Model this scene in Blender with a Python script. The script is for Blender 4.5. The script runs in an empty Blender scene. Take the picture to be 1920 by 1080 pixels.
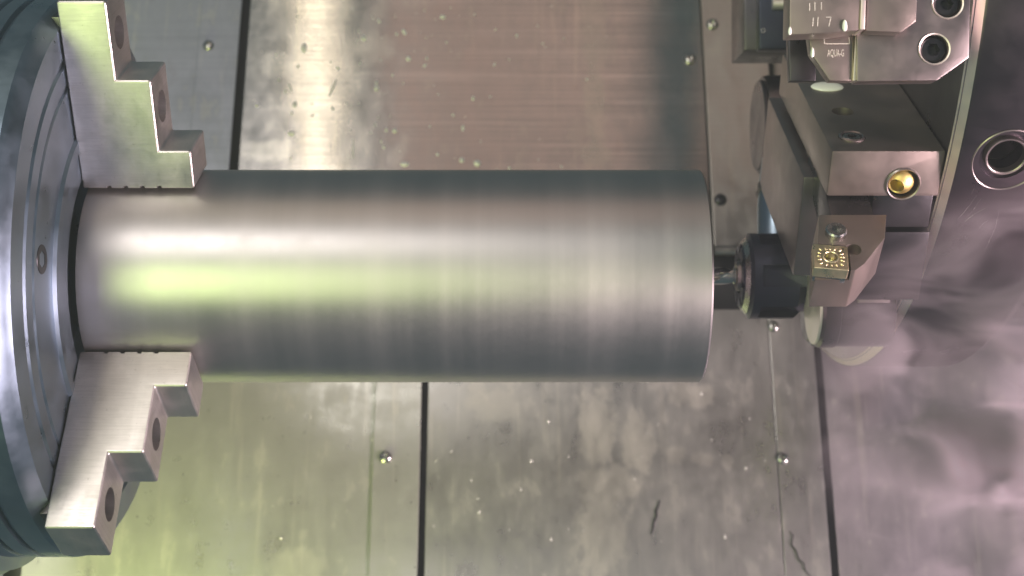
import bpy, bmesh, math, random
from mathutils import Vector, Matrix, Euler

S = bpy.context.scene
COL = S.collection
R = math.radians
random.seed(11)
HAZE, VEIL = 0.065, 85.0

# ------------------------------------------------------------------ camera, world, lamps, exposure
# metres; X runs along the spindle axis, Y away from the camera, Z up; the spindle axis is y = z = 0
cam = bpy.data.objects.new('camera', bpy.data.cameras.new('camera'))
COL.objects.link(cam)
cam.location = (0, -0.70, -0.006)
cam.rotation_euler = (R(90), 0, 0)
cam.data.sensor_width = 36
cam.data.lens = 48.64
cam.data.clip_start = 0.02
cam.data.clip_end = 50
cam.data.dof.use_dof = True
cam.data.dof.focus_distance = 0.605
cam.data.dof.aperture_fstop = 12
S.camera = cam

w = bpy.data.worlds.new('World'); S.world = w; w.use_nodes = True
w.node_tree.nodes['Background'].inputs[0].default_value = (0.46, 0.78, 0.88, 1)
w.node_tree.nodes['Background'].inputs[1].default_value = 0.14

def lamp(name, loc, target, size, power, color, size_y=None, up=None, spread=180):
    l = bpy.data.lights.new(name, 'AREA'); l.energy = power; l.color = color
    l.shape = 'RECTANGLE'; l.size = size; l.size_y = size_y or size; l.spread = R(spread)
    o = bpy.data.objects.new(name, l); COL.objects.link(o)
    d = (Vector(target) - Vector(loc)).normalized()
    zax = -d
    u = Vector(up or (0, 0, 1)); yax = (u - u.dot(zax) * zax).normalized(); xax = yax.cross(zax)
    m = Matrix((xax, yax, zax)).transposed().to_4x4(); m.translation = Vector(loc)
    o.matrix_world = m
    return o

# the machine's tube lamp under the roof, running front to back
lamp('tube_lamp', (-0.285, -0.36, 0.86), (-0.12, 0.2, 0.05), 0.034, 0.46, (1.0, 0.86, 0.62), 0.55, (0, .749, .677))
# dim warm-red fill added beside it for the reddish glow on the brushed sheet
lamp('red_fill', (0.0, -0.36, 0.92), (0.0, 0.2, 0.05), 0.40, 0.54, (1.0, 0.61, 0.47), 0.5, (0, .749, .677))
# hall lights through the open door, above and behind the camera
lamp('hall_light', (-0.44, -0.98, 0.68), (-0.15, 0, 0), 0.34, 6.4, (1.0, 0.93, 0.88), 0.38)
lamp('door_light', (-0.35, -1.9, 0.34), (0, 0, 0), 1.3, 3.4, (1.0, 0.90, 0.86))
# yellow-green lamp on the near side by the chuck
lamp('green_lamp', (-0.48, -0.98, -0.12), (-0.15, 0.1, -0.08), 0.30, 6.0, (0.80, 1.0, 0.40), 0.56)
# yellow-green fill added under the chuck to brighten the lower-left sheet
lamp('low_green_fill', (-0.34, 0.0, -0.42), (-0.26, 0.19, -0.24), 0.16, 0.85, (0.90, 1.0, 0.30), spread=62)
# pinkish fill added at the right to tint the turret side
lamp('pink_fill', (0.95, -0.50, -0.24), (0.27, -0.08, -0.06), 0.4, 3.5, (1.0, 0.76, 0.82), spread=44)

S.view_settings.view_transform = 'Standard'
S.view_settings.look = 'None'
S.view_settings.exposure = -0.14
S.view_settings.gamma = 1.0
S.view_settings.use_curve_mapping = False
S.render.engine = 'CYCLES'
S.cycles.use_denoising = True
S.cycles.max_bounces = 8
S.cycles.sample_clamp_indirect = 4.0

# ------------------------------------------------------------------ measuring
F, CY, CZ = 2594.0, -0.70, -0.006
def at(px, py, y):                      # a point of the photograph at depth y
    d = y - CY
    return Vector(((px - 960) / F * d, y, CZ - (py - 540) / F * d))

# ------------------------------------------------------------------ materials
class NT:
    def __init__(s, name):
        s.m = bpy.data.materials.new(name); s.m.use_nodes = True
        s.t = s.m.node_tree; s.p = s.t.nodes['Principled BSDF']
        s.co = s.t.nodes.new('ShaderNodeTexCoord').outputs['Object']
    def n(s, typ, **kw):
        nd = s.t.nodes.new(typ)
        for k, v in kw.items(): setattr(nd, k, v)
        return nd
    def link(s, a, b): s.t.links.new(a, b)
    def map(s, scale=(1, 1, 1), loc=(0, 0, 0), rot=(0, 0, 0)):
        m = s.n('ShaderNodeMapping'); s.link(s.co, m.inputs[0])
        m.inputs['Scale'].default_value = scale; m.inputs['Location'].default_value = loc
        m.inputs['Rotation'].default_value = rot
        return m.outputs[0]
    def noise(s, vec, scale, detail=4, rough=.55, dist=0):
        n = s.n('ShaderNodeTexNoise'); s.link(vec, n.inputs['Vector'])
        n.inputs['Scale'].default_value = scale; n.inputs['Detail'].default_value = detail
        n.inputs['Roughness'].default_value = rough; n.inputs['Distortion'].default_value = dist
        return n.outputs['Fac']
    def ramp(s, fac, a, b, va=0.0, vb=1.0):
        n = s.n('ShaderNodeMapRange', interpolation_type='SMOOTHSTEP'); s.link(fac, n.inputs[0])
        for i, v in zip((1, 2, 3, 4), (a, b, va, vb)): n.inputs[i].default_value = v
        return n.outputs[0]
    def math(s, op, a, b=None):
        n = s.n('ShaderNodeMath', operation=op)
        for i, v in enumerate((a, b)):
            if v is None: continue
            if isinstance(v, (int, float)): n.inputs[i].default_value = v
            else: s.link(v, n.inputs[i])
        return n.outputs[0]
    def mix(s, fac, a, b):
        n = s.n('ShaderNodeMix', data_type='RGBA')
        if isinstance(fac, (int, float)): n.inputs[0].default_value = fac
        else: s.link(fac, n.inputs[0])
        for i, v in ((6, a), (7, b)):
            if isinstance(v, tuple): n.inputs[i].default_value = (*v[:3], 1)
            else: s.link(v, n.inputs[i])
        return n.outputs[2]
    def bump(s, h, dist, strength=1.0, prev=None):
        n = s.n('ShaderNodeBump'); s.link(h, n.inputs['Height'])
        n.inputs['Distance'].default_value = dist; n.inputs['Strength'].default_value = strength
        if prev is not None: s.link(prev, n.inputs['Normal'])
        return n.outputs[0]
    def set(s, **kw):
        for k, v in kw.items():
            k = k.replace('_', ' ')
            i = s.p.inputs[k]
            if hasattr(v, 'links') or isinstance(v, bpy.types.NodeSocket): s.link(v, i)
            elif isinstance(v, tuple): i.default_value = (*v[:3], 1)
            else: i.default_value = v

def plain_metal(name, col, rough, metallic=1.0, grime=0.35, grime_col=(.12, .10, .09), scale=60, bump=2e-5):
    t = NT(name)
    v = t.map()
    a = t.noise(v, scale, 5, .6)
    b = t.noise(v, scale * .22, 3, .5)
    g = t.math('MULTIPLY', t.ramp(b, .48, .72), grime)
    t.set(Base_Color=t.mix(g, t.mix(a, tuple(c * .88 for c in col), tuple(min(1, c * 1.1) for c in col)), grime_col),
          Metallic=metallic, Roughness=t.ramp(a, .2, .8, max(.04, rough - .09), rough + .1),
          Normal=t.bump(t.noise(v, scale * 9, 3), bump))
    return t.m

def sheet(name, col, rough, streak=0.5, blobs=(), blob_col=(.60, .57, .50), stain_seed=0, brush=(3, 420), aniso=0.0, grime_col=(.16, .14, .12), wave=3e-4, wet=0.5, metallic=.92, rvar=1.0):
    """worn stainless sheet, brushed along local x, with dried coolant marks"""
    t = NT(name)
    v = t.map(loc=(stain_seed, stain_seed * .7, 0))
    br = t.noise(t.map((brush[0], brush[1], 1), (stain_seed, 0, 0)), 1.0, 6, .65)
    br2 = t.noise(t.map((brush[0] * 2.2, brush[1] * .16, 1), (0, stain_seed, 0)), 1.0, 4, .6)
    big = t.noise(t.map((1.5, .55, 1), (stain_seed, stain_seed * .7, 0)), 10, 4, .55, .2)
    mid = t.noise(t.map((1.3, .6, 1), (stain_seed, stain_seed * .7, 0)), 42, 7, .68, .2)
    fine = t.noise(v, 420, 3, .6)
    c = t.mix(t.math('MULTIPLY', t.ramp(big, .40, .70), .40), col, tuple(x * .78 for x in col))
    c = t.mix(t.math('MULTIPLY', t.ramp(br, .35, .75), streak * .6), c, tuple(x * .62 for x in col))
    c = t.mix(t.math('MULTIPLY', t.ramp(br2, .5, .75), streak * .5), c, tuple(min(1, x * 1.25) for x in col))
    c = t.mix(t.math('MULTIPLY', t.ramp(mid, .57, .62), .22), c, blob_col)          # dried splashes
    c = t.mix(t.math('MULTIPLY', t.ramp(mid, .28, .42, 1, 0), .22), c, grime_col)
    drip = t.noise(t.map((130, 7, 1), (stain_seed * 3, 0, 0)), 1.0, 5, .6, .3)
    c = t.mix(t.math('MULTIPLY', t.ramp(drip, .56, .70), .28), c, blob_col)
    c = t.mix(t.math('MULTIPLY', t.ramp(fine, .66, .74), .35), c, grime_col)
    # single dried marks: (x, y, half width, half height, strength)
    sx = t.n('ShaderNodeSeparateXYZ'); t.link(t.co, sx.inputs[0])
    wob = t.math('MULTIPLY', t.math('SUBTRACT', t.noise(t.map((1.2, .8, 1)), 95, 8, .72, .4), .5), 2.1)
    mask = None
    for (bx_, by_, hw, hh, st) in blobs:
        dx = t.math('DIVIDE', t.math('SUBTRACT', sx.outputs[0], bx_), hw)
        dy = t.math('DIVIDE', t.math('SUBTRACT', sx.outputs[1], by_), hh)
        d = t.math('SQRT', t.math('ADD', t.math('MULTIPLY', dx, dx), t.math('MULTIPLY', dy, dy)))
        d = t.math('ADD', d, wob)
        k = t.math('MULTIPLY', t.ramp(d, .6, 1.15, 1, 0), st)
        mask = k if mask is None else t.math('MAXIMUM', mask, k)
    ro = t.ramp(mid, .3, .7, rough - .06 * rvar, rough + .10 * rvar)
    ro = t.math('ADD', ro, t.math('MULTIPLY', t.ramp(br, .3, .7), .08 * rvar))
    ro = t.math('SUBTRACT', ro, t.math('MULTIPLY', t.ramp(big, .52, .62), .04 * wet))
    if mask is not None:
        c = t.mix(t.math('MULTIPLY', mask, .62), c, blob_col)
        ro = t.math('ADD', ro, t.math('MULTIPLY', mask, .06))
    n1 = t.bump(t.noise(v, 10, 2), wave * 1.6)
    n2 = t.bump(br, 3.0e-5, 1, n1)
    n3 = t.bump(fine, 1.5e-5, 1, n2)
    t.set(Base_Color=c, Metallic=metallic, Roughness=ro, Normal=n3)
    if aniso:
        tg = t.n('ShaderNodeTangent', direction_type='UV_MAP')
        t.set(Anisotropic=aniso, Tangent=tg.outputs[0])
    return t.m

M = {}
def build_materials():
    t = NT('turned_steel')
    band = t.noise(t.map((38, 0, 0)), 1.0, 4, .6)
    fine = t.noise(t.map((1800, 0, 0)), 1.0, 2, .5)
    n = t.noise(t.map(), 240, 3)
    c = t.mix(t.ramp(band, .3, .7), (.40, .385, .378), (.46, .44, .43))
    tg = t.n('ShaderNodeTangent', direction_type='RADIAL', axis='X')
    t.set(Base_Color=c, Metallic=1.0, Roughness=t.math('ADD', t.ramp(band, .25, .75, .37, .45), t.math('MULTIPLY', n, .05)),
          Anisotropic=.28, Anisotropic_Rotation=.25, Tangent=tg.outputs[0], Normal=t.bump(fine, 1.2e-5))
    M['turned'] = t.m
    M['chuck'] = plain_metal('chuck_steel', (.25, .32, .39), .34, grime=.3)
    M['jaw'] = plain_metal('jaw_steel', (.64, .61, .58), .38, grime=.5, grime_col=(.30, .28, .27), scale=110, bump=6e-5)
    M['bolt'] = plain_metal('black_bolt', (.06, .06, .065), .34, grime=.1)
    M['screw'] = plain_metal('screw_steel', (.45, .44, .42), .25, grime=.2, scale=300)
    M['dark'] = plain_metal('dark_void', (.012, .012, .014), .6, 0.0, .2)
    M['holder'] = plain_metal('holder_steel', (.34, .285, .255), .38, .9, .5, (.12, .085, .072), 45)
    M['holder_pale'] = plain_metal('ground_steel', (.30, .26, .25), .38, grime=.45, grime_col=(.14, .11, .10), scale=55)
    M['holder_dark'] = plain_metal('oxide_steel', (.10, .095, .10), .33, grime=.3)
    M['edge'] = plain_metal('bright_edge', (.92, .80, .72), .42, grime=.10)  # pale colour carries the light that the chamfers catch
    M['disc'] = plain_metal('turret_steel', (.30, .265, .25), .32, grime=.4, scale=40)
    M['rim'] = plain_metal('turret_rim', (.12, .10, .115), .33, grime=.55, grime_col=(.05, .035, .04), scale=30)
    M['brass'] = plain_metal('brass', (.74, .58, .22), .48, grime=.15, grime_col=(.3, .2, .05), scale=200)
    M['nut'] = plain_metal('blued_nut', (.035, .040, .065), .36, .75, .25, (.05, .05, .06), 120)
    M['carbide'] = plain_metal('carbide', (.55, .53, .50), .20, grime=.2, scale=200)
    M['gold'] = plain_metal('gold_coating', (.90, .76, .48), .32, grime=.15, grime_col=(.35, .24, .10), scale=260)
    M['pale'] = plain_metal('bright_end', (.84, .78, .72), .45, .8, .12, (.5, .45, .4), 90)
    t = NT('etched'); t.set(Base_Color=(.72, .66, .60), Roughness=.5, Metallic=.4); M['etch'] = t.m
    t = NT('coolant_milk'); t.set(Base_Color=(.86, .88, .82), Roughness=.12, Subsurface_Weight=.3); t.p.inputs['Subsurface Radius'].default_value = (.002, .002, .002); M['milk'] = t.m
    t = NT('coolant_clear'); t.set(Base_Color=(.62, .61, .58), Roughness=.12); M['water'] = t.m
build_materials()

# ------------------------------------------------------------------ mesh helpers
def mesh_obj(name, bm, mat, parent=None, smooth=None, matrix=None):
    bmesh.ops.recalc_face_normals(bm, faces=bm.faces)
    me = bpy.data.meshes.new(name); bm.to_mesh(me); bm.free()
    if smooth is not None:
        for p in me.polygons: p.use_smooth = True
        me.set_sharp_from_angle(angle=R(smooth))
    me.materials.append(mat)
    o = bpy.data.objects.new(name, me); COL.objects.link(o)
    if parent is not None: o.parent = parent
    if matrix is not None: o.matrix_local = matrix
    return o

def tag(o, label=None, cat=None, group=None, kind=None):
    if label: o['label'] = label
    if cat: o['category'] = cat
    if group: o['group'] = group
    if kind: o['kind'] = kind
    return o

def empty(name, loc=(0, 0, 0), rot=(0, 0, 0)):
    o = bpy.data.objects.new(name, None); COL.objects.link(o); o.empty_display_size = .02
    o.location = loc; o.rotation_euler = rot
    return o

def bev(bm, w, seg=2, angle=25):
    if w <= 0: return bm
    es = [e for e in bm.edges if len(e.link_faces) == 2 and e.calc_face_angle(0) > R(angle)]
    bmesh.ops.bevel(bm, geom=es, offset=w, segments=seg, affect='EDGES', profile=.6, clamp_overlap=True)
    return bm

def box(x0, x1, y0, y1, z0, z1, w=.0006, seg=2):
    bm = bmesh.new()
    bmesh.ops.create_cube(bm, size=1)
    for v in bm.verts:
        v.co = Vector((x0 + (v.co.x + .5) * (x1 - x0), y0 + (v.co.y + .5) * (y1 - y0), z0 + (v.co.z + .5) * (z1 - z0)))
    return bev(bm, w, seg)

def prism(poly, axis, a, b, w=.0006, seg=2):
    """polygon of 2-d points pushed along one axis from a to b; axis 'x': points are (y,z); 'y': (x,z); 'z': (x,y)"""
    bm = bmesh.new()
    def P(p, h):
        return {'x': (h, p[0], p[1]), 'y': (p[0], h, p[1]), 'z': (p[0], p[1], h)}[axis]
    A = [bm.verts.new(P(p, a)) for p in poly]; B = [bm.verts.new(P(p, b)) for p in poly]
    n = len(poly)
    bm.faces.new(A); bm.faces.new(B[::-1])
    for i in range(n): bm.faces.new((A[i], B[i], B[(i + 1) % n], A[(i + 1) % n]))
    bmesh.ops.recalc_face_normals(bm, faces=bm.faces)
    return bev(bm, w, seg)

def lathe(profile, n=64, axis='x', closed=False):
    """(along, radius) profile turned about an axis"""
    bm = bmesh.new(); rings = []
    for a, r in profile:
        if r < 1e-7:
            c = {'x': (a, 0, 0), 'z': (0, 0, a)}[axis]
            rings.append([bm.verts.new(c)]); continue
        ring = []
        for i in range(n):
            t = 2 * math.pi * i / n
            ring.append(bm.verts.new({'x': (a, r * math.cos(t), r * math.sin(t)), 'z': (r * math.cos(t), r * math.sin(t), a)}[axis]))
        rings.append(ring)
    pairs = list(zip(rings, rings[1:]))
    if closed: pairs.append((rings[-1], rings[0]))
    for A, B in pairs:
        if len(A) == 1 and len(B) == 1: continue
        for i in range(n):
            j = (i + 1) % n
            if len(A) == 1: bm.faces.new((A[0], B[i], B[j]))
            elif len(B) == 1: bm.faces.new((A[i], A[j], B[0]))
            else: bm.faces.new((A[i], A[j], B[j], B[i]))
    return bm

def tube(pts, r, n=10):
    bm = bmesh.new(); rings = []
    pts = [Vector(p) for p in pts]
    rr = r if isinstance(r, (list, tuple)) else [r] * len(pts)
    for i, p in enumerate(pts):
        d = (pts[min(i + 1, len(pts) - 1)] - pts[max(i - 1, 0)]).normalized()
        u = d.orthogonal().normalized() if i == 0 else (u - u.dot(d) * d).normalized()
        q = d.cross(u)
        rings.append([bm.verts.new(p + rr[i] * (math.cos(2 * math.pi * k / n) * u + math.sin(2 * math.pi * k / n) * q)) for k in range(n)])
    for A, B in zip(rings, rings[1:]):
        for k in range(n): bm.faces.new((A[k], A[(k + 1) % n], B[(k + 1) % n], B[k]))
    bm.faces.new(rings[0]); bm.faces.new(rings[-1])
    return bm

def cut(o, cutters):
    """boolean difference, applied; cutters are bmeshes in the object's own space"""
    tmp = []
    for bm in cutters:
        bmesh.ops.recalc_face_normals(bm, faces=bm.faces)
        me = bpy.data.meshes.new('tmp'); bm.to_mesh(me); bm.free()
        c = bpy.data.objects.new('tmp', me); COL.objects.link(c); c.matrix_world = o.matrix_world.copy(); tmp.append(c)
    bpy.context.view_layer.update()
    for c in tmp:
        c.matrix_world = o.matrix_world.copy()
        m = o.modifiers.new('b', 'BOOLEAN'); m.object = c; m.operation = 'DIFFERENCE'; m.solver = 'EXACT'
    bpy.context.view_layer.update()
    dg = bpy.context.evaluated_depsgraph_get()
    me = bpy.data.meshes.new_from_object(o.evaluated_get(dg))
    o.modifiers.clear(); o.data = me
    for c in tmp:
        d = c.data; bpy.data.objects.remove(c); bpy.data.meshes.remove(d)
    return o

def xform(bm, m):
    bmesh.ops.transform(bm, matrix=m, verts=bm.verts); return bm

def cyl(r, a, b, n=32, axis='z', ch=0):
    pr = [(a, 0), (a, r - ch), (a + ch, r), (b - ch, r), (b, r - ch), (b, 0)] if ch else [(a, 0), (a, r), (b, r), (b, 0)]
    return lathe(pr, n, axis)

def axis_matrix(origin, z, xhint=(1, 0, 0)):
    z = Vector(z).normalized(); x = Vector(xhint); x = (x - x.dot(z) * z).normalized(); y = z.cross(x)
    m = Matrix((x, y, z)).transposed().to_4x4(); m.translation = Vector(origin)
    return m

def socket_screw(name, parent, m, r, h, mat, seat=True):
    """hex-socket cap screw along local +z; the socket is a real pocket"""
    ch = r * .14; hx = r * .52
    bm = bmesh.new(); n = 24
    def ring(rad, z, hexa=False):
        out = []
        for i in range(n):
            t = 2 * math.pi * i / n
            k = rad
            if hexa:
                k = rad * math.cos(math.pi / 6) / math.cos((t % (math.pi / 3)) - math.pi / 6)
            out.append(bm.verts.new((k * math.cos(t), k * math.sin(t), z)))
        return out
    rs = [ring(r, -h), ring(r, -ch), ring(r - ch, 0), ring(hx, 0, True), ring(hx, -h * .75, True)]
    for A, B in zip(rs, rs[1:]):
        for i in range(n): bm.faces.new((A[i], A[(i + 1) % n], B[(i + 1) % n], B[i]))
    bm.faces.new(rs[-1]); bm.faces.new(rs[0])
    return mesh_obj(name, bm, mat, parent, 35, m)

# ================================================================== THE SETTING: sheet-metal back wall, leaning 20 degrees
WY, TILT = 0.28, R(20)
ANISO_FLIP = True
def wall_uv(px, py):                       # where a ray of the photograph meets the wall, in wall coordinates
    dx, dz = (px - 960) / F, -(py - 540) / F
    tn = math.tan(TILT)
    d = (WY + .70 + tn * CZ) / (1 - tn * dz)
    return dx * d, (CZ + dz * d) / math.cos(TILT)

def wall_root(name, label):
    o = empty(name, (0, WY, 0), (R(70), 0, 0))
    return tag(o, label, 'wall', kind='structure')

def V(py): return wall_uv(960, py)[1]

def sheet_bm(u0, u1, v0, v1, w0, w1, wob=0.0, seed=0, nu=1, nv=1, b=.0005):
    bm = box(u0, u1, v0, v1, w0, w1, b)
    uv = bm.loops.layers.uv.new('UVMap')
    for f in bm.faces:
        for l in f.loops: l[uv].uv = (l.vert.co.y, -l.vert.co.x) if ANISO_FLIP else (l.vert.co.x, l.vert.co.y)
    return bm

def wall_screw(parent, px, py, w, r=.0042, mat=None, slot=True):
    u, v = wall_uv(px, py)
    m = Matrix.Translation((u, v, w)) @ Matrix.Rotation(random.uniform(0, 6), 4, 'Z')
    bm = bmesh.new(); n = 20
    prof = [(r, 0), (r * .98, r * .22), (r * .86, r * .46), (r * .66, r * .6), (r * .42, r * .66)]
    rings = [[bm.verts.new((q * math.cos(2 * math.pi * i / n), q * math.sin(2 * math.pi * i / n), z)) for i in range(n)] for q, z in prof]
    hexr = []
    for z in (r * .66, r * .25):
        ring = []
        for i in range(n):
            t = 2 * math.pi * i / n; k = r * .38 * math.cos(math.pi / 6) / math.cos((t % (math.pi / 3)) - math.pi / 6)
            ring.append(bm.verts.new((k * math.cos(t), k * math.sin(t), z)))
        hexr.append(ring)
    rings += hexr
    for A, B in zip(rings, rings[1:]):
        for i in range(n): bm.faces.new((A[i], A[(i + 1) % n], B[(i + 1) % n], B[i]))
    bm.faces.new(rings[-1]); bm.faces.new(rings[0])
    return mesh_obj('screw', bm, mat or M['screw'], parent, 40, m)

def ub(px, py): return wall_uv(px, py)
def mk(px, py, hwpx, hhpx, st):
    u, v = wall_uv(px, py); k = 1.0 / F
    return (u, v, hwpx * k, hhpx * k, st)

sh_left = sheet('sheet_by_chuck', (.33, .35, .40), .52, .25, stain_seed=1.3)
sh_mid = sheet('sheet_brushed', (.44, .42, .41), .17, 1.0, stain_seed=2.1, brush=(2.2, 520), aniso=.9, rvar=.45,
               blobs=[mk(1112, 60, 28, 160, .6), mk(1115, 190, 24, 110, .9), mk(1118, 290, 30, 40, .9), mk(520, 120, 40, 30, .4), mk(500, 285, 55, 25, .6), mk(700, 90, 45, 40, .4)])
sh_right = sheet('sheet_by_turret', (.50, .48, .46), .33, .25, stain_seed=3.7)
sh_low_left = sheet('sheet_low_left', (.40, .40, .37), .29, .3, stain_seed=4.4, brush=(30, 90), metallic=.65,
                    blobs=[mk(560, 1060, 60, 35, .5), mk(890, 910, 25, 35, .7)])
sh_low_mid = sheet('sheet_low_mid', (.40, .39, .37), .29, .35, stain_seed=5.9, brush=(60, 60), metallic=.85,
                   blobs=[mk(1120, 800, 38, 80, .8), mk(1195, 830, 34, 60, .75), mk(1140, 910, 60, 40, .6), mk(1130, 1000, 48, 90, .6), mk(1310, 742, 30, 25, .7),
                          mk(1278, 735, 25, 30, .7), mk(1268, 852, 20, 18, .7), mk(1318, 862, 20, 14, .5), mk(1365, 868, 12, 16, .5), mk(930, 760, 60, 30, .4)])
M['jaw'] = sheet('jaw_ground_steel', (.60, .57, .54), .38, .6, stain_seed=9.2, brush=(60, 1100), wave=1.5e-4, metallic=1.0, blob_col=(.66, .63, .60))
sh_low_right = sheet('sheet_low_right', (.31, .285, .30), .44, .15, stain_seed=7.3, brush=(8, 12), wave=3e-4, wet=.6)

up = wall_root('wall_upper', 'upper row of worn stainless sheets behind the cylinder')
vb, vt = V(466), V(-160)
ua = ub(470, 0)[0]; uc = ub(1320, 160)[0]
p = mesh_obj('panel', sheet_bm(-.62, ub(381, 120)[0], vb, vt, -.003, -.0014), sh_left, up)
p2 = mesh_obj('panel', sheet_bm(ub(378, 120)[0] - .004, ua - .0066, vb, vt, -.0012, .0004), sh_left, up)
wall_screw(p2, 391, 86, .0004, .0042)
p3 = mesh_obj('panel', sheet_bm(ua, uc, vb, vt, -.003, 0), sh_mid, up)
wall_screw(p3, 1293, 112, 0, .0046)
p4 = mesh_obj('panel', sheet_bm(uc + .0012, .1925, V(462), vt, -.003, .0012), sh_right, up)
wall_screw(p4, 1335, 48, .0012, .0046); wall_screw(p4, 1350, 376, .0012, .0046, M['bolt'])
mesh_obj('backing', box(-.62, .60, V(1230), vt, -.030, -.020), M['dark'], up)
mesh_obj('lip', tube([(uc + .0012, vb - .002, .0003), (.1925, vb - .002, .0003)], .0032, 16), sh_right, p4, 60)

lo = wall_root('wall_lower', 'lower row of stained stainless sheets with black joints')
vt2, vb2 = V(580), V(1230)
g0 = ub(30, 1000)[0]; g1 = ub(803, 720)[0]; g2 = ub(1440, 620)[0]; g3 = ub(1527, 660)[0]
mesh_obj('panel', sheet_bm(-.62, g0 - .006, vb2, vt2, -.003, 0), sh_left, lo)
q1 = mesh_obj('panel', sheet_bm(g0 + .006, ub(706, 900)[0], vb2, vt2, -.004, -.0012), sh_low_left, lo)
q2 = mesh_obj('panel', sheet_bm(ub(706, 900)[0] - .003, g1 - .0045, vb2, vt2, -.0010, .0004), sh_low_left, lo)
wall_screw(q2, 723, 858, .0004, .0044)
q3 = mesh_obj('panel', sheet_bm(g1, g2, vb2, vt2, -.003, 0), sh_low_mid, lo)
q4 = mesh_obj('panel', sheet_bm(g2 + .0008, g3, vb2, vt2, -.003, -.0006), sh_low_mid, lo)
wall_screw(q4, 1467, 860, -.0006, .0044); wall_screw(q4, 1450, 612, -.0006, .0042)
# far-right sheet, its bulges shaped to imitate the lilac haze
bm = bmesh.new(); NU, NV = 60, 60; u0, u1 = g3 + .0055, .62; v0_, v1_ = vb2, V(600)
gr = [[None] * (NV + 1) for _ in range(NU + 1)]
for i in range(NU + 1):
    for j in range(NV + 1):
        u = u0 + (u1 - u0) * i / NU; v = v0_ + (v1_ - v0_) * j / NV
        k = min(1, i / 6)
        h = .010 * math.exp(-((u - .335) / .055) ** 2 - ((v + .055) / .03) ** 2) + .0022 * math.sin(u * 34 + v * 16 + 1.2) * math.cos(v * 30 - u * 14) + .0008 * math.sin(u * 70 - v * 46)
        gr[i][j] = bm.verts.new((u, v, -.002 + k * h))
for i in range(NU):
    for j in range(NV): bm.faces.new((gr[i][j], gr[i + 1][j], gr[i + 1][j + 1], gr[i][j + 1]))
ext = bmesh.ops.extrude_face_region(bm, geom=bm.faces[:])
for e in ext['geom']:
    if isinstance(e, bmesh.types.BMVert): e.co.z -= .0015
mesh_obj('panel', bm, sh_low_right, lo, 60)

# ================================================================== THE WORKPIECE
CR = 0.0536
XL, XR = -0.204, 0.0945
cylinder = mesh_obj('workpiece_cylinder', lathe([(XL, 0), (XL, CR), (XR - .0009, CR), (XR, CR - .0009), (XR, .004), (XR - .002, 0)], 256), M['turned'], None, 30)
tag(cylinder, 'large plain turned steel cylinder gripped by the chuck jaws', 'workpiece')

# ================================================================== THE CHUCK
FX = -0.2060
chuck = empty('lathe_chuck', (FX, 0, 0)); tag(chuck, 'three jaw lathe chuck holding the steel cylinder', 'chuck')
prof = [(-.11, 0), (-.11, .150), (-.050, .150), (-.048, .146), (-.040, .146), (-.038, .1395), (-.0300, .1395), (-.0292, .1372), (-.0272, .1372), (-.0264, .1395), (-.0200, .1395), (-.0192, .1372), (-.0172, .1372), (-.0164, .1395),
        (-.0060, .1395), (-.0035, .1370), (-.0020, .1345), (0, .1320), (0, .118), (-.0012, .1172), (-.0012, .1150), (0, .1142), (0, .1065), (-.0010, .106), (-.0010, .104), (0, .1035), (0, .0800), (.0016, .0790), (.0016, .0740), (.0004, .073), (0.0004, .0600), (-.004, .0580), (-.030, .0580), (-.030, 0)]
body = mesh_obj('chuck_body', lathe(prof, 160), M['chuck'], chuck, 30)
def jaw_frame(phi):                       # local x along spindle, y radial, z tangential
    rad = Vector((0, -math.cos(phi), math.sin(phi)))
    return axis_matrix((0, 0, 0), Vector((1, 0, 0)).cross(rad), (1, 0, 0))
o = FX
jp = [(.0006, CR + .0002), (-.152 - o, CR + .0002), (-.152 - o, .0728), (-.1670 - o, .0728), (-.1670 - o, .1075), (-.1830 - o, .1075), (-.1830 - o, .1445), (.0006, .1445)]
cuts_body = []
jaw = None
for k, deg in enumerate((64, -56, 184)):
    m = jaw_frame(R(deg))
    if jaw is None:
        jaw = mesh_obj('jaw', prism(jp, 'z', -.0155, .0155, .0014, 3), M['jaw'], chuck, 30, m)
        cb = []
        for (xx, rr) in ((-.1830 - o, .126), (-.1670 - o, .090)):
            cb.append(xform(cyl(.0078, -.010, .004, 28), Matrix.Translation((xx, rr, 0)) @ Matrix.Rotation(R(90), 4, 'Y')))
        # serration grooves on the grip and a relief across the steps
        for gx in (.012, .020, .028, .036):
            cb.append(box(gx, gx + .0022, CR - .004, CR + .0016, -.03, .03, 0))
        cut(jaw, cb)
        jm = jaw.data
        for pgn in jm.polygons: pgn.use_smooth = True
        jm.set_sharp_from_angle(angle=R(30))
        j = jaw
    else:
        j = jaw.copy(); COL.objects.link(j); j.parent = chuck; j.matrix_local = m
    for (xx, rr) in ((-.1830 - o, .126), (-.1670 - o, .090)):
        socket_screw('bolt', j, Matrix.Translation((xx - .0035, rr, 0)) @ Matrix.Rotation(R(90), 4, 'Y'), .0062, .006, M['bolt'])
    # master jaw slide sunk in the chuck face
    mesh_obj('slide', box(-.006, .0022, .066, .1365, -.0125, .0125, .0008), M['holder_dark'], chuck, 30, m)
for k in range(3):
    a = R(4 + 120 * k)
    for rr in (.094,):
        mm = Matrix.Translation((.0002, -rr * math.cos(a), rr * math.sin(a))) @ Matrix.Rotation(R(90), 4, 'Y')
        socket_screw('face_bolt', chuck, mm, .0075, .004, M['bolt'])

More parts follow.
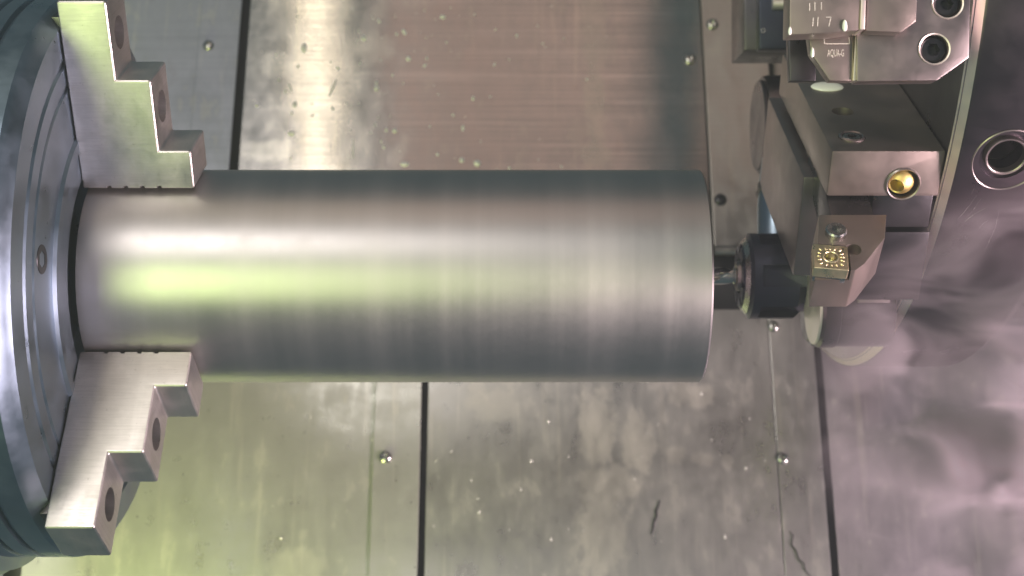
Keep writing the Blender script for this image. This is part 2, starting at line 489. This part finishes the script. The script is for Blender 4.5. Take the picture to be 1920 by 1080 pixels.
# ================================================================== THE TOOL TURRET
TX, TY, TZ, TR = 0.195, 0.124, 0.2117, 0.2637
turret = empty('tool_turret', (TX, TY, TZ)); tag(turret, 'big round tool turret disc with a bright edge', 'turret')
disc = mesh_obj('disc', lathe([(.0, 0), (0, TR - .0030), (.006, TR - .0030), (.006, TR - .012), (.060, TR - .012), (.060, TR - .05), (.10, TR - .06), (.10, 0)], 192), M['disc'], turret, 30)
rim = mesh_obj('rim', lathe([(.0034, TR - .011), (.0034, TR - .0002), (.0046, TR + .0004), (.055, TR + .0004), (.062, TR - .005), (.062, TR - .011)], 192, closed=True), M['rim'], turret, 30)
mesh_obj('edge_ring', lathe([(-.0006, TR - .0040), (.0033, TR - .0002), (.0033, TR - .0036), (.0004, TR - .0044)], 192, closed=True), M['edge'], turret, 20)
def on_rim(px, py):                        # angle and X where a ray meets the rim
    best = None
    for i in range(4000):
        y = -.2 + i * .0001
        q = at(px, py, y)
        if math.hypot(q.y - TY, q.z - TZ) <= TR: return q
    return q
def radial_frame(q, rad=TR):
    r_ = Vector((0, q.y - TY, q.z - TZ)).normalized()
    return axis_matrix(Vector((q.x - TX, 0, 0)) + r_ * rad, r_, (1, 0, 0))
q = on_rim(1886, 292)
mb = radial_frame(q)
bpy.context.view_layer.update()
cut(rim, [xform(cyl(.0088, -.03, .01, 40), mb), xform(cyl(.0118, -.0018, .01, 40), mb @ Matrix.Translation((0, 0, 0)))])
cut(disc, [xform(cyl(.0088, -.05, .01, 40), mb)])
for me_ in (rim.data, disc.data):
    for pgn in me_.polygons: pgn.use_smooth = True
    me_.set_sharp_from_angle(angle=R(30))
mesh_obj('bore_ring', lathe([(-.0030, .0082), (.0008, .0082), (.0012, .0087), (.0012, .0092), (.0004, .0096), (-.0030, .0096)], 48, 'z', True), M['holder_pale'], turret, 30, mb)
mesh_obj('ring_groove', lathe([(-.0006, .0150), (.0004, .0150), (.0007, .0154), (.0004, .0158), (-.0006, .0158)], 48, 'z', True), M['holder_pale'], turret, 30, radial_frame(on_rim(1888, 300)))
mesh_obj('bore_plug', cyl(.0086, -.028, -.022, 32, ch=.001), M['bolt'], turret, 30, mb)

for pts in ([(1826, 352), (1821, 362)], [(1830, 366), (1818, 382), (1806, 398), (1794, 410)], [(1838, 372), (1826, 390), (1814, 404)], [(1848, 388), (1826, 400), (1806, 416)], [(1852, 412), (1842, 418), (1836, 426)], [(1873, 392), (1866, 424), (1852, 456), (1846, 468)]):
    ps = []
    for a_ in pts:
        q_ = on_rim(*a_); r_ = Vector((0, q_.y - TY, q_.z - TZ)).normalized()
        ps.append(Vector((q_.x - TX, 0, 0)) + r_ * (TR + .0005))
    mesh_obj('scratch', tube(ps, [.00006] + [.00012] * (len(ps) - 2) + [.00006], 5), M['screw'], rim, 60)

# ---- the block holder with the turning tool: a frame on its front top edge. local x = X, local y = outward, local z = face normal
er = Vector((0, -math.cos(R(29)), -math.sin(R(29)))); et = Vector((0, -math.sin(R(29)), math.cos(R(29))))
P0 = Vector((0, -.080, .0554))
HM = axis_matrix(P0, et, (1, 0, 0))
# local y of HM
YS = 1 if HM.col[1].to_3d().dot(er) > 0 else -1
holder = empty('tool_holder'); holder.matrix_world = HM
tag(holder, 'steel block tool holder with brass nozzle clamping the gold tipped tool', 'tool holder')
def yb(a, b): return (min(YS * a, YS * b), max(YS * a, YS * b))
def hbox(name, x0, x1, r0, r1, t0, t1, mat, parent, w=.0007):
    a, b = yb(r0, r1)
    return mesh_obj(name, box(x0, x1, a, b, t0, t1, w), mat, parent, 30)
bpy.context.view_layer.update()
jawu = hbox('upper_clamp', .1434, .1945, -.13, 0, -.0225, 0, M['holder'], holder, .0014)
def top_at(px, py, off=0.0):               # where a ray meets the clamp's top face, in holder space
    c = Vector((0, CY, CZ)); d = at(px, py, 0) - c
    k = (P0 - c).dot(et) / d.dot(et)
    return HM.inverted() @ (c + d * k)
def front_at(px, py):
    c = Vector((0, CY, CZ)); d = at(px, py, 0) - c
    k = (P0 - c).dot(er) / d.dot(er)
    return HM.inverted() @ (c + d * k)
s1, s2 = top_at(1580, 209), top_at(1597, 257)
nz = front_at(1693, 345)
cs = [xform(cyl(.0052, -.012, .004, 32), Matrix.Translation((s1.x, s1.y, 0))), xform(cyl(.0062, -.002, .004, 32), Matrix.Translation((s2.x, s2.y, 0))),
      xform(cyl(.0078, -.008, .003, 36), Matrix.Translation((nz.x, nz.y, nz.z)) @ Matrix.Rotation(R(-90 * YS), 4, 'X'))]
cut(jawu, cs)
for pgn in jawu.data.polygons: pgn.use_smooth = True
jawu.data.set_sharp_from_angle(angle=R(30))
mesh_obj('screw_seat', lathe([(-.002, .0046), (.0006, .0046), (.001, .0052), (.0004, .0060), (-.002, .0060)], 40, 'z', True), M['holder_pale'], holder, 30, Matrix.Translation((s2.x, s2.y, 0)))
socket_screw('screw', holder, Matrix.Translation((s2.x, s2.y, .0006)), .0045, .005, M['screw'])
socket_screw('screw', holder, Matrix.Translation((s1.x, s1.y, -.006)), .0046, .004, M['bolt'])
# brass coolant nozzle: a ball with a drilled hole, aimed at the cutting edge
nm = Matrix.Translation((nz.x, nz.y - YS * .0050, nz.z))
mesh_obj('nozzle_ring', lathe([(-.003, .0070), (.0006, .0070), (.0010, .0075), (.0004, .0081), (-.003, .0081)], 44, 'z', True), M['holder_pale'], holder, 30, Matrix.Translation((nz.x, nz.y, nz.z)) @ Matrix.Rotation(R(-90 * YS), 4, 'X'))
ballp = [(-.0066, 0)] + [(-.0066 * math.cos(R(a)), .0066 * math.sin(R(a))) for a in range(15, 146, 9)] + [(.0056, .0036), (.0053, .0032), (-.002, .0032), (-.002, 0)]
aim = Vector((-.50, YS * .85, -.20))
mesh_obj('nozzle', lathe(ballp, 36, 'z'), M['brass'], holder, 30, axis_matrix(nm.translation, aim, (0, 0, 1)))
# lower half of the holder with the left flank seen past the clamp
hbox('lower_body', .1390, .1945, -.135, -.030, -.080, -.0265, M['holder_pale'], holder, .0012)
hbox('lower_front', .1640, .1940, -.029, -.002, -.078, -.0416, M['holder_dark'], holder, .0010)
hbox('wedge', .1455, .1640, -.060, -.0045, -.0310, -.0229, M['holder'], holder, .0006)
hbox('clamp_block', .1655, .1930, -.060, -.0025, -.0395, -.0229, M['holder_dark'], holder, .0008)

# ---- turning tool with gold insert, lying in the holder's slot
TA = R(46)
er2 = Vector((0, -math.cos(TA), -math.sin(TA))); et2 = Vector((0, -math.sin(TA), math.cos(TA)))
tip = at(1532, 505, -.10)
TM = axis_matrix((0, tip.y, tip.z), et2, (1, 0, 0))
tool = empty('turning_tool'); tool.matrix_world = TM
tag(tool, 'turning tool with square gold insert held in the block holder', 'turning tool')
TT = 0.0
bpy.context.view_layer.update()
def poly_r(pts): return [(x, YS * r) for x, r in pts]
hp = poly_r([(.1322, .0004), (.1385, -.0350), (.1690, -.0350), (.1655, -.020), (.1535, -.0035), (.1490, .0004)])
head = mesh_obj('tool_head', prism(hp, 'z', TT - .0235, TT - .0002, .0006), M['holder'], tool, 30)
# pocket for the insert
ang = math.atan2(.0035, .016)
im = Matrix.Translation((.1393, YS * -.0072, TT - .0022)) @ Matrix.Rotation(YS * R(5), 4, 'Z')
cut(head, [xform(box(-.0084, .0084, -.0084, .0084, -.004, .01, 0), im)])
hbox('shank', .1440, .1635, -.09, -.0345, TT - .0215, TT - .0006, M['holder_dark'], tool, .0008)
ins = bmesh.new()
def insert_bm():
    bm = prism([(-.0078, -.0073), (.0073, -.0078), (.0078, .0073), (-.0073, .0078)], 'z', -.0030, .0028, .0007, 3)
    return bm
insert = mesh_obj('insert', insert_bm(), M['gold'], tool, 30, im)
cut(insert, [cyl(.0027, -.01, .01, 32)])
for pgn in insert.data.polygons: pgn.use_smooth = True
insert.data.set_sharp_from_angle(angle=R(28))
# raised chip-breaker ridges round the hole
for k in range(16):
    a = 2 * math.pi * k / 16
    rr = .0050 / max(abs(math.cos(a)), abs(math.sin(a))) ** .6
    bm = bmesh.new(); bmesh.ops.create_uvsphere(bm, u_segments=8, v_segments=6, radius=1)
    mesh_obj('chip_breaker', bm, M['gold'], insert, 60, Matrix.Translation((rr * math.cos(a), rr * math.sin(a), .0028)) @ Matrix.Rotation(a, 4, 'Z') @ Matrix.Diagonal((.0011, .00055, .00045, 1)))
mesh_obj('hole_ring', lathe([(.0026, .0027), (.0031, .0029), (.0032, .0033), (.0027, .0038)], 36, 'z'), M['gold'], insert, 60)
mesh_obj('lock_pin', cyl(.0025, -.004, -.0008, 24, ch=.0005), M['carbide'], insert, 30)
mesh_obj('shim', prism([(-.0073, -.0068), (.0068, -.0073), (.0073, .0068), (-.0068, .0073)], 'z', -.0060, -.00305, .0003), M['carbide'], tool, 30, im)
sc = Matrix.Translation((.1440, YS * -.0225, TT + .0028))
socket_screw('clamp_screw', tool, sc, .0048, .0032, M['screw'])
pk = Matrix.Translation((.1502, YS * -.0125, TT))
cut(head, [xform(cyl(.0036, -.006, .004, 28), pk)])
for pgn in head.data.polygons: pgn.use_smooth = True
head.data.set_sharp_from_angle(angle=R(28))

# ---- the holder above, reaching towards the camera, with etched writing
up_h = empty('tool_holder', (.16, -.12, .09))
tag(up_h, 'upper flanged tool holder etched AQUA-G with two dark socket bolts', 'tool holder')
bpy.context.view_layer.update()
def loc_m(v): return Matrix.Translation(-Vector((.16, -.12, .09)))
L = loc_m(0)
yf = -.125
def P2(px, py, y=yf): q = at(px, py, y); return (q.x, q.z)
fl = [P2(1606, 153), P2(1758, 151), P2(1818, 108), P2(1821, -60), P2(1606, -60)]
flange = mesh_obj('flange', xform(prism(fl, 'y', yf, yf + .010, .0009, 2), L), M['holder_pale'], up_h, 30)
for (px, py) in ((1752, 92), (1777, 6)):
    c = at(px, py, yf)
    mm = L @ Matrix.Translation(c) @ Matrix.Rotation(R(90), 4, 'X')
    cut(flange, [xform(cyl(.0064, -.008, .004, 36), mm)])
    socket_screw('bolt', up_h, mm @ Matrix.Translation((0, 0, -.0016)), .0055, .006, M['bolt'])
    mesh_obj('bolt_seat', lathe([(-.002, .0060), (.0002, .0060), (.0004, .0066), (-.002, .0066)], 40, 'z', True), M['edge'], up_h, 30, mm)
for pgn in flange.data.polygons: pgn.use_smooth = True
flange.data.set_sharp_from_angle(angle=R(30))
# nose plate with the writing; its right edge is a bevel painted bright
yn = yf + .002
npl = [P2(1516, 62, yn), P2(1521, 100, yn), P2(1556, 151, yn), P2(1599, 152, yn), P2(1603, -40, yn), P2(1516, -40, yn)]
nose = mesh_obj('nose_plate', xform(prism(npl, 'y', yn, yn + .007, .0005), L), M['holder'], up_h, 30)
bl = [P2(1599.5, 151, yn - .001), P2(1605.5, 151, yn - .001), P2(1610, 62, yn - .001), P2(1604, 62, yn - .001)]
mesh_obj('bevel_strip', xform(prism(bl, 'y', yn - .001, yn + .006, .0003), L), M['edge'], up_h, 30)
# block above, nearer the camera
yk = yf - .016
bk = [P2(1480, 65, yk), P2(1560, 62, yk), P2(1612, 56, yk), P2(1616, -60, yk), P2(1482, -60, yk)]
mesh_obj('top_block', xform(prism(bk, 'y', yk, yk + .014, .0006), L), M['holder'], up_h, 30)
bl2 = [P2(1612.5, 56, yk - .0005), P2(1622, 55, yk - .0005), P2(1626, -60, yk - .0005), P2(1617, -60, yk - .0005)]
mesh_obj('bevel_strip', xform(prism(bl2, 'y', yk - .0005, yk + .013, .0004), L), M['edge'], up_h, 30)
bd = [P2(1624, 58, yk + .006), P2(1690, 60, yk + .006), P2(1718, 40, yk + .006), P2(1722, -60, yk + .006), P2(1627, -60, yk + .006)]
mesh_obj('step_block', xform(prism(bd, 'y', yk + .006, yk + .0152, .0006), L), M['holder'], up_h, 30)
rb = [P2(1478, 66, yf + .03), P2(1481, 152, yf + .03), P2(1530, 152, yf + .03), P2(1530, 66, yf + .03)]
mesh_obj('rear_block', xform(prism(rb, 'y', yf + .03, yf + .036, .0006), L), M['holder_dark'], up_h, 30)
def lettering(txt, px, py, y, hpx, wpx, name, parent, depth=.00012):
    cu = bpy.data.curves.new('t', 'FONT'); cu.body = txt; cu.align_x = 'CENTER'; cu.align_y = 'CENTER'; cu.size = 1; cu.extrude = .02; cu.resolution_u = 3
    ob = bpy.data.objects.new('t', cu); COL.objects.link(ob); bpy.context.view_layer.update()
    me = bpy.data.meshes.new_from_object(ob.evaluated_get(bpy.context.evaluated_depsgraph_get()))
    bpy.data.objects.remove(ob); bpy.data.curves.remove(cu)
    xs = [v.co.x for v in me.vertices]; ys = [v.co.y for v in me.vertices]
    d = y - CY; sx = wpx / F * d / (max(xs) - min(xs)); sy = hpx / F * d / (max(ys) - min(ys))
    c = at(px, py, y)
    me.materials.append(M['etch'])
    o_ = bpy.data.objects.new(name, me); COL.objects.link(o_); o_.parent = parent
    o_.matrix_local = Matrix.Translation(-parent.location) @ Matrix.Translation(c) @ Matrix.Rotation(R(90), 4, 'X') @ Matrix.Diagonal((sx, sy, .005, 1))
    return o_
lettering('AQUA-G', 1567, 100, yn - .00004, 16, 31, 'lettering', up_h)
def stroke(pts, y, wpx, name, parent):
    d = y - CY
    bm = bmesh.new()
    for a, b in zip(pts, pts[1:]):
        A, B = at(*a, y), at(*b, y); dr = (B - A).normalized(); nr = Vector((dr.z, 0, -dr.x)) * (wpx / F * d / 2)
        vs = [bm.verts.new(c + Vector((0, k, 0))) for k in (0, .0002) for c in (A + nr, A - nr, B - nr, B + nr)]
        for f in ((0, 1, 2, 3), (4, 5, 6, 7), (0, 1, 5, 4), (1, 2, 6, 5), (2, 3, 7, 6), (3, 0, 4, 7)): bm.faces.new([vs[i] for i in f])
    return mesh_obj(name, xform(bm, Matrix.Translation(-parent.location)), M['etch'], parent)
stroke([(1545, 70), (1546, 82), (1593, 82), (1592, 70)], yn - .00012, 1.6, 'bracket_mark', up_h)
for pts in ([(1525, 33), (1524, 49)], [(1534, 32), (1533, 49)], [(1549, 32), (1558, 32), (1554, 50)], [(1518, 6), (1518, 20)], [(1528, 4), (1528, 20)], [(1540, 4), (1540, 18)]):
    stroke(pts, yk - .00012, 1.3, 'etched_mark', up_h)

# ---- collet chuck behind the workpiece
cc_y, cc_z = .050, .0005
cx0 = at(1384, 520, cc_y).x
collet = empty('collet_chuck', (cx0, cc_y, cc_z)); tag(collet, 'blue black collet nut holder pointing at the cylinder end', 'collet chuck')
NR = .0232
nutp = [(.0030, .0085), (.0004, .0095), (0, .0125), (.0002, .0165), (.0040, .0208), (.0052, NR), (.0290, NR), (.0325, NR - .0035), (.0345, NR - .0042), (.0345, .010), (.006, .0088)]
bpy.context.view_layer.update()
nut = mesh_obj('nut', lathe(nutp, 72, closed=True), M['nut'], collet, 30)
sl = []
for k in range(6):
    a = R(60 * k + 30)
    sl.append(xform(box(.0095, .04, -.0058, .0058, NR - .0042, NR + .01, 0), Matrix.Rotation(a, 4, 'X')))
for k in range(8):
    sl.append(xform(box(-.004, .0045, -.0016, .0016, .0130, .0172, 0), Matrix.Rotation(R(45 * k + 20), 4, 'X')))
cut(nut, sl)
for pgn in nut.data.polygons: pgn.use_smooth = True
nut.data.set_sharp_from_angle(angle=R(28))
mesh_obj('collet', lathe([(-.0006, .0052), (-.0012, .0060), (-.0012, .0078), (.0004, .0084), (.02, .0084), (.02, .0052)], 40, closed=True), M['holder_pale'], collet, 30)
mesh_obj('chamfer_ring', lathe([(.0012, .0180), (.0034, .0208), (.0042, .0202), (.0020, .0172)], 64, closed=True), M['screw'], collet, 30)
mesh_obj('holder_body', lathe([(.0347, .010), (.0347, .0190), (.0460, .0190), (.0475, .0215), (TX - cx0 - .0005, .0215), (TX - cx0 - .0005, .010)], 56, closed=True), M['nut'], collet, 30)
# end mill in the collet: shank and two twisted flutes
mill = empty('end_mill', (cx0, cc_y, cc_z)); tag(mill, 'small spiral end mill between the cylinder end and the collet nut', 'end mill')
mr = at(0, 500, cc_y).z - at(0, 520, cc_y).z
mesh_obj('shank', cyl(.0044, -.003, .015, 32, 'x', .0003), M['carbide'], mill, 30)
bm = bmesh.new(); rings = []; NS, NA = 48, 48
for i in range(NS + 1):
    x = -.0031 - .030 * i / NS; tw = i / NS * R(250)
    ring = []
    for k in range(NA):
        t = 2 * math.pi * k / NA
        c = abs(math.sin(t * 1.0))
        rr = .0047 * (.42 + .58 * min(1, (abs(math.cos(t)) / .72)) ** 1.6)
        ring.append(bm.verts.new((x, rr * math.cos(t + tw), rr * math.sin(t + tw))))
    rings.append(ring)
for A, B in zip(rings, rings[1:]):
    for k in range(NA): bm.faces.new((A[k], A[(k + 1) % NA], B[(k + 1) % NA], B[k]))
bm.faces.new(rings[0]); bm.faces.new(rings[-1])
mesh_obj('flutes', bm, M['carbide'], mill, 40)

# ---- round holder under the gold tipped tool; its lit end is painted pale
rh_y = .020
e = at(1524, 574, rh_y)
rr_ = 76 / F * (rh_y - CY)
rh = empty('boring_bar_sleeve', e); tag(rh, 'dark round sleeve below the gold insert, lit end painted pale', 'sleeve')
Lx = TX - e.x - .0006
mesh_obj('sleeve_body', lathe([(.0008, .004), (.0008, rr_ - .0009), (.0024, rr_ + .0006), (.010, rr_ + .0006), (.0104, rr_), (Lx, rr_), (Lx, .004)], 72, closed=True), M['holder_dark'], rh, 30)
mesh_obj('lit_end', cyl(rr_ - .0012, -.0004, .0012, 64, 'x', .0004), M['pale'], rh, 30)
mesh_obj('flat_key', box(Lx - .020, Lx - .004, -rr_ - .0022, -rr_ + .001, .002, .006, .0004), M['holder_pale'], rh, 30)

# ---- holders on the far side of the disc
def far_round(px, py, y, hpx, name, label, cat, mat, nose_mat):
    c = at(px, py, y); r_ = hpx / F * (y - CY)
    t = empty(name, c); tag(t, label, cat)
    Lx = TX - c.x - .0006
    mesh_obj('body', lathe([(.002, .004), (.002, r_ - .001), (.0045, r_), (.016, r_), (.0162, r_ - .002), (.019, r_ - .002), (.0192, r_), (Lx, r_), (Lx, .004)], 72, closed=True), mat, t, 30)
    mesh_obj('nose', cyl(r_ - .003, -.0005, .0024, 64, 'x', .0008), nose_mat, t, 30)
    return t
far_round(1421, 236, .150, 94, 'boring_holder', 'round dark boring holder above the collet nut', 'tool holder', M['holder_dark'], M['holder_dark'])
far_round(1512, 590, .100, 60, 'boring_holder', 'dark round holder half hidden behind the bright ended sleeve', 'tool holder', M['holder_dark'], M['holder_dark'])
# square holder at the top
yq = .130
fb = empty('square_holder', at(1440, 40, yq)); tag(fb, 'dark square tool holder with a pale pin at the top', 'tool holder')
a0, a1 = at(1396, 94, yq), at(1500, -70, yq)
Lq = Matrix.Translation(-fb.location)
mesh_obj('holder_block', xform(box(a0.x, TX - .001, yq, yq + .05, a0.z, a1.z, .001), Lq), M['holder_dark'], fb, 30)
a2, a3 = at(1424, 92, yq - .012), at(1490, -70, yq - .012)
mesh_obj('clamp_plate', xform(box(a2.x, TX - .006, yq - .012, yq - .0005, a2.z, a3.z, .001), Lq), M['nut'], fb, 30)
pn = at(1448, 8, yq - .013)
mesh_obj('pin', xform(tube([pn, pn + Vector((.012, 0, .0004)), pn + Vector((.030, 0, .0006))], [.0032, .0034, .0034], 16), Lq), M['pale'], fb, 40)
sp = at(1431, 57, yq - .0125)
socket_screw('screw', fb, Lq @ Matrix.Translation(sp) @ Matrix.Rotation(R(90), 4, 'X'), .0016, .002, M['screw'])
# glossy coolant pipe above the collet nut
pp = empty('coolant_pipe', at(1458, 400, .060)); tag(pp, 'glossy bluish coolant pipe between the collet nut and block holder', 'pipe')
Lp = Matrix.Translation(-pp.location)
pts = [at(1462, 300, .085), at(1458, 345, .080), at(1455, 390, .075), at(1455, 450, .072)]
mesh_obj('pipe', xform(tube(pts, [.0100, .0104, .0104, .0104], 28), Lp), M['chuck'], pp, 40)
mesh_obj('collar', xform(tube([at(1457, 352, .079), at(1456, 366, .077)], [.0116, .0116], 28), Lp), M['holder_pale'], pp, 40)

# ================================================================== coolant and swarf
def drop(name, loc, sx_, sy_, sz_, label, nrm=(0, -1, 0), mat=None):
    bm = bmesh.new(); bmesh.ops.create_uvsphere(bm, u_segments=24, v_segments=16, radius=1)
    for v in bm.verts:                               # pear-shaped: fuller at its low end
        k = 1 - .38 * (v.co.y + 1) / 2
        v.co.x *= k
    o_ = mesh_obj(name, bm, mat or M['milk'], None, 80, axis_matrix(loc, nrm) @ Matrix.Diagonal((sx_, sy_, sz_, 1)))
    return tag(o_, label, 'drop', 'milky coolant drops on the tool holders')
d0 = at(1584, 48, yk - .0002); drop('coolant_drop', d0, .0012, .0024, .0010, 'hanging milky coolant drop near the bright edge of the upper holder')
d1 = at(1481, 58, yk - .0002); drop('coolant_drop', d1, .0009, .0017, .0008, 'tiny milky coolant drop on the lower corner of the upper holder')
d2 = at(1523, 98, yn - .0002); drop('coolant_drop', d2, .0010, .0022, .0008, 'small milky coolant drop beside the etched writing')
d3 = HM @ top_at(1551, 163); 
bm = bmesh.new(); bmesh.ops.create_uvsphere(bm, u_segments=32, v_segments=16, radius=1)
o_ = mesh_obj('coolant_drop', bm, M['milk'], None, 80, axis_matrix(d3, et) @ Matrix.Diagonal((.0082, .0060, .0016, 1)))
tag(o_, 'large flat milky coolant pool on top of the block holder', 'drop', 'milky coolant drops on the tool holders')

def splatter(name, spots, mat, label, cat):
    bm = bmesh.new()
    for (u, v, a, b, h, rot) in spots:
        n = 8; cr, sr = math.cos(rot), math.sin(rot)
        def P(x, y, z): return bm.verts.new((u + x * cr - y * sr, v + x * sr + y * cr, z))
        prev = [P(a * math.cos(2 * math.pi * i / n), b * math.sin(2 * math.pi * i / n), .0001) for i in range(n)]
        bm.faces.new(prev[::-1])
        for k, z in ((.8, .6), (.45, .92)):
            cur = [P(a * k * math.cos(2 * math.pi * i / n), b * k * math.sin(2 * math.pi * i / n), h * z) for i in range(n)]
            for i in range(n): bm.faces.new((prev[i], prev[(i + 1) % n], cur[(i + 1) % n], cur[i]))
            prev = cur
        bm.faces.new(prev)
    o_ = mesh_obj(name, bm, mat, None, 60)
    o_.location = (0, WY, 0); o_.rotation_euler = (R(70), 0, 0)
    return tag(o_, label, cat, kind='stuff')
spots = []
for i in range(110):
    px = random.gauss(720, 190); py = random.uniform(5, 318)
    if not 475 < px < 1300: continue
    u, v = wall_uv(px, py); s_ = random.choice((.0003, .0004, .0006, .0008, .0011))
    st = random.uniform(1, 2.4)
    spots.append((u, v, s_, s_ * st, s_ * .55, random.gauss(0, .35)))
for (px, py, a, b, rot) in ((545, 165, 2.2, 13, .35), (553, 196, 5, 8, 0), (624, 165, 3, 22, -.32), (662, 280, 1.6, 22, 0), (682, 72, 6, 6, 0), (706, 165, 5, 7, 0), (740, 245, 5, 5, 0), (766, 110, 5, 6, .4), (830, 32, 6, 5, 0), (758, 60, 4, 8, .5), (547, 250, 7, 6, 0), (570, 90, 6, 12, 0), (868, 240, 3, 7, 0), (895, 306, 7, 7, .6), (866, 300, 5, 6, 0), (759, 308, 9, 5, 0)):
    u, v = wall_uv(px, py); k = 1 / F
    spots.append((u, v, a * k, b * k, min(a, b) * k * .5, rot))
splatter('coolant_droplets', spots, M['water'], 'scattered coolant droplets on the brushed sheet above the cylinder', 'droplets')
spots = []
for i in range(46):
    px = random.uniform(420, 1500); py = random.uniform(730, 1075)
    u, v = wall_uv(px, py); s_ = random.choice((.0003, .0004, .0005, .0008))
    spots.append((u, v + 0, s_, s_ * random.uniform(1, 2), s_ * .5, random.gauss(0, .5)))
o_ = splatter('coolant_droplets', spots, M['water'], 'fine coolant droplets on the stained sheets below the cylinder', 'droplets')
# thin dark shavings stuck to the lower sheets
def chip(pts, label, k=1.0):
    ps = []
    for (px, py) in pts:
        u, v = wall_uv(px, py); ps.append((u, v, .0004))
    n = len(ps)
    o_ = mesh_obj('metal_shaving', tube(ps, [k * (.0003 + .0008 * math.sin(math.pi * (i + .4) / n) * random.uniform(.5, 1)) for i in range(n)], 7), M['holder_dark'], None, 50)
    o_.location = (0, WY, 0); o_.rotation_euler = (R(70), 0, 0)
    return tag(o_, label, 'shaving', 'dark shavings stuck to the lower sheets')
chip([(1237, 938), (1234, 950), (1230, 958), (1231, 968), (1227, 977), (1225, 988), (1221, 1002)], 'short dark metal shaving on the middle of the stained sheet')
chip([(1481, 996), (1487, 1004), (1484, 1022), (1492, 1032), (1497, 1049), (1506, 1056), (1510, 1070), (1519, 1080)], 'long dark metal shaving at the bottom of the narrow screwed strip', .55)

# ================================================================== the air: even haze, and a pinkish volume hung in front of the turret
def volume_mat(name):
    m = bpy.data.materials.new(name); m.use_nodes = True; nt = m.node_tree
    nt.nodes.remove(nt.nodes['Principled BSDF'])
    pv = nt.nodes.new('ShaderNodeVolumePrincipled'); nt.links.new(pv.outputs[0], nt.nodes['Material Output'].inputs['Volume'])
    return m, nt, pv
hm, nt, pv = volume_mat('haze_air'); pv.inputs['Color'].default_value = (.86, .88, 1.0, 1); pv.inputs['Density'].default_value = HAZE
haze = mesh_obj('haze', box(-.75, .75, -.80, .62, -.70, .70, 0), hm); tag(haze, 'thin milky air inside the machine', 'haze', kind='stuff')
mm_, nt, pv = volume_mat('pink_veil')
pv.inputs['Color'].default_value = (.96, .83, .90, 1); pv.inputs['Anisotropy'].default_value = .2
tc = nt.nodes.new('ShaderNodeTexCoord')
mp = nt.nodes.new('ShaderNodeMapping'); nt.links.new(tc.outputs['Object'], mp.inputs[0]); mp.inputs['Scale'].default_value = (1.0, .45, 1.6); mp.inputs['Rotation'].default_value = (0, R(35), 0)
nz_ = nt.nodes.new('ShaderNodeTexNoise'); nt.links.new(mp.outputs[0], nz_.inputs['Vector'])
for k_, v_ in (('Scale', 2.0), ('Detail', 3), ('Roughness', .5), ('Distortion', .7)): nz_.inputs[k_].default_value = v_
r1 = nt.nodes.new('ShaderNodeMapRange'); r1.interpolation_type = 'SMOOTHSTEP'; nt.links.new(nz_.outputs['Fac'], r1.inputs[0])
for i_, v_ in ((1, .47), (2, .64), (3, .02), (4, 1.0)): r1.inputs[i_].default_value = v_
ln = nt.nodes.new('ShaderNodeVectorMath'); ln.operation = 'LENGTH'; nt.links.new(tc.outputs['Object'], ln.inputs[0])
r2 = nt.nodes.new('ShaderNodeMapRange'); r2.interpolation_type = 'SMOOTHSTEP'; nt.links.new(ln.outputs['Value'], r2.inputs[0])
for i_, v_ in ((1, .35), (2, 1.0), (3, 1.0), (4, 0.0)): r2.inputs[i_].default_value = v_
mu = nt.nodes.new('ShaderNodeMath'); mu.operation = 'MULTIPLY'; nt.links.new(r1.outputs[0], mu.inputs[0]); nt.links.new(r2.outputs[0], mu.inputs[1])
mu2 = nt.nodes.new('ShaderNodeMath'); mu2.operation = 'MULTIPLY'; nt.links.new(mu.outputs[0], mu2.inputs[0]); mu2.inputs[1].default_value = VEIL
nt.links.new(mu2.outputs[0], pv.inputs['Density'])
bm = bmesh.new(); bmesh.ops.create_icosphere(bm, subdivisions=3, radius=1.02)
veil = mesh_obj('pink_veil', bm, mm_); veil.location = (.252, -.07, -.060); veil.scale = (.125, .06, .115)
tag(veil, 'thin pinkish veil in front of the turret and lower sheets', 'veil', kind='stuff')
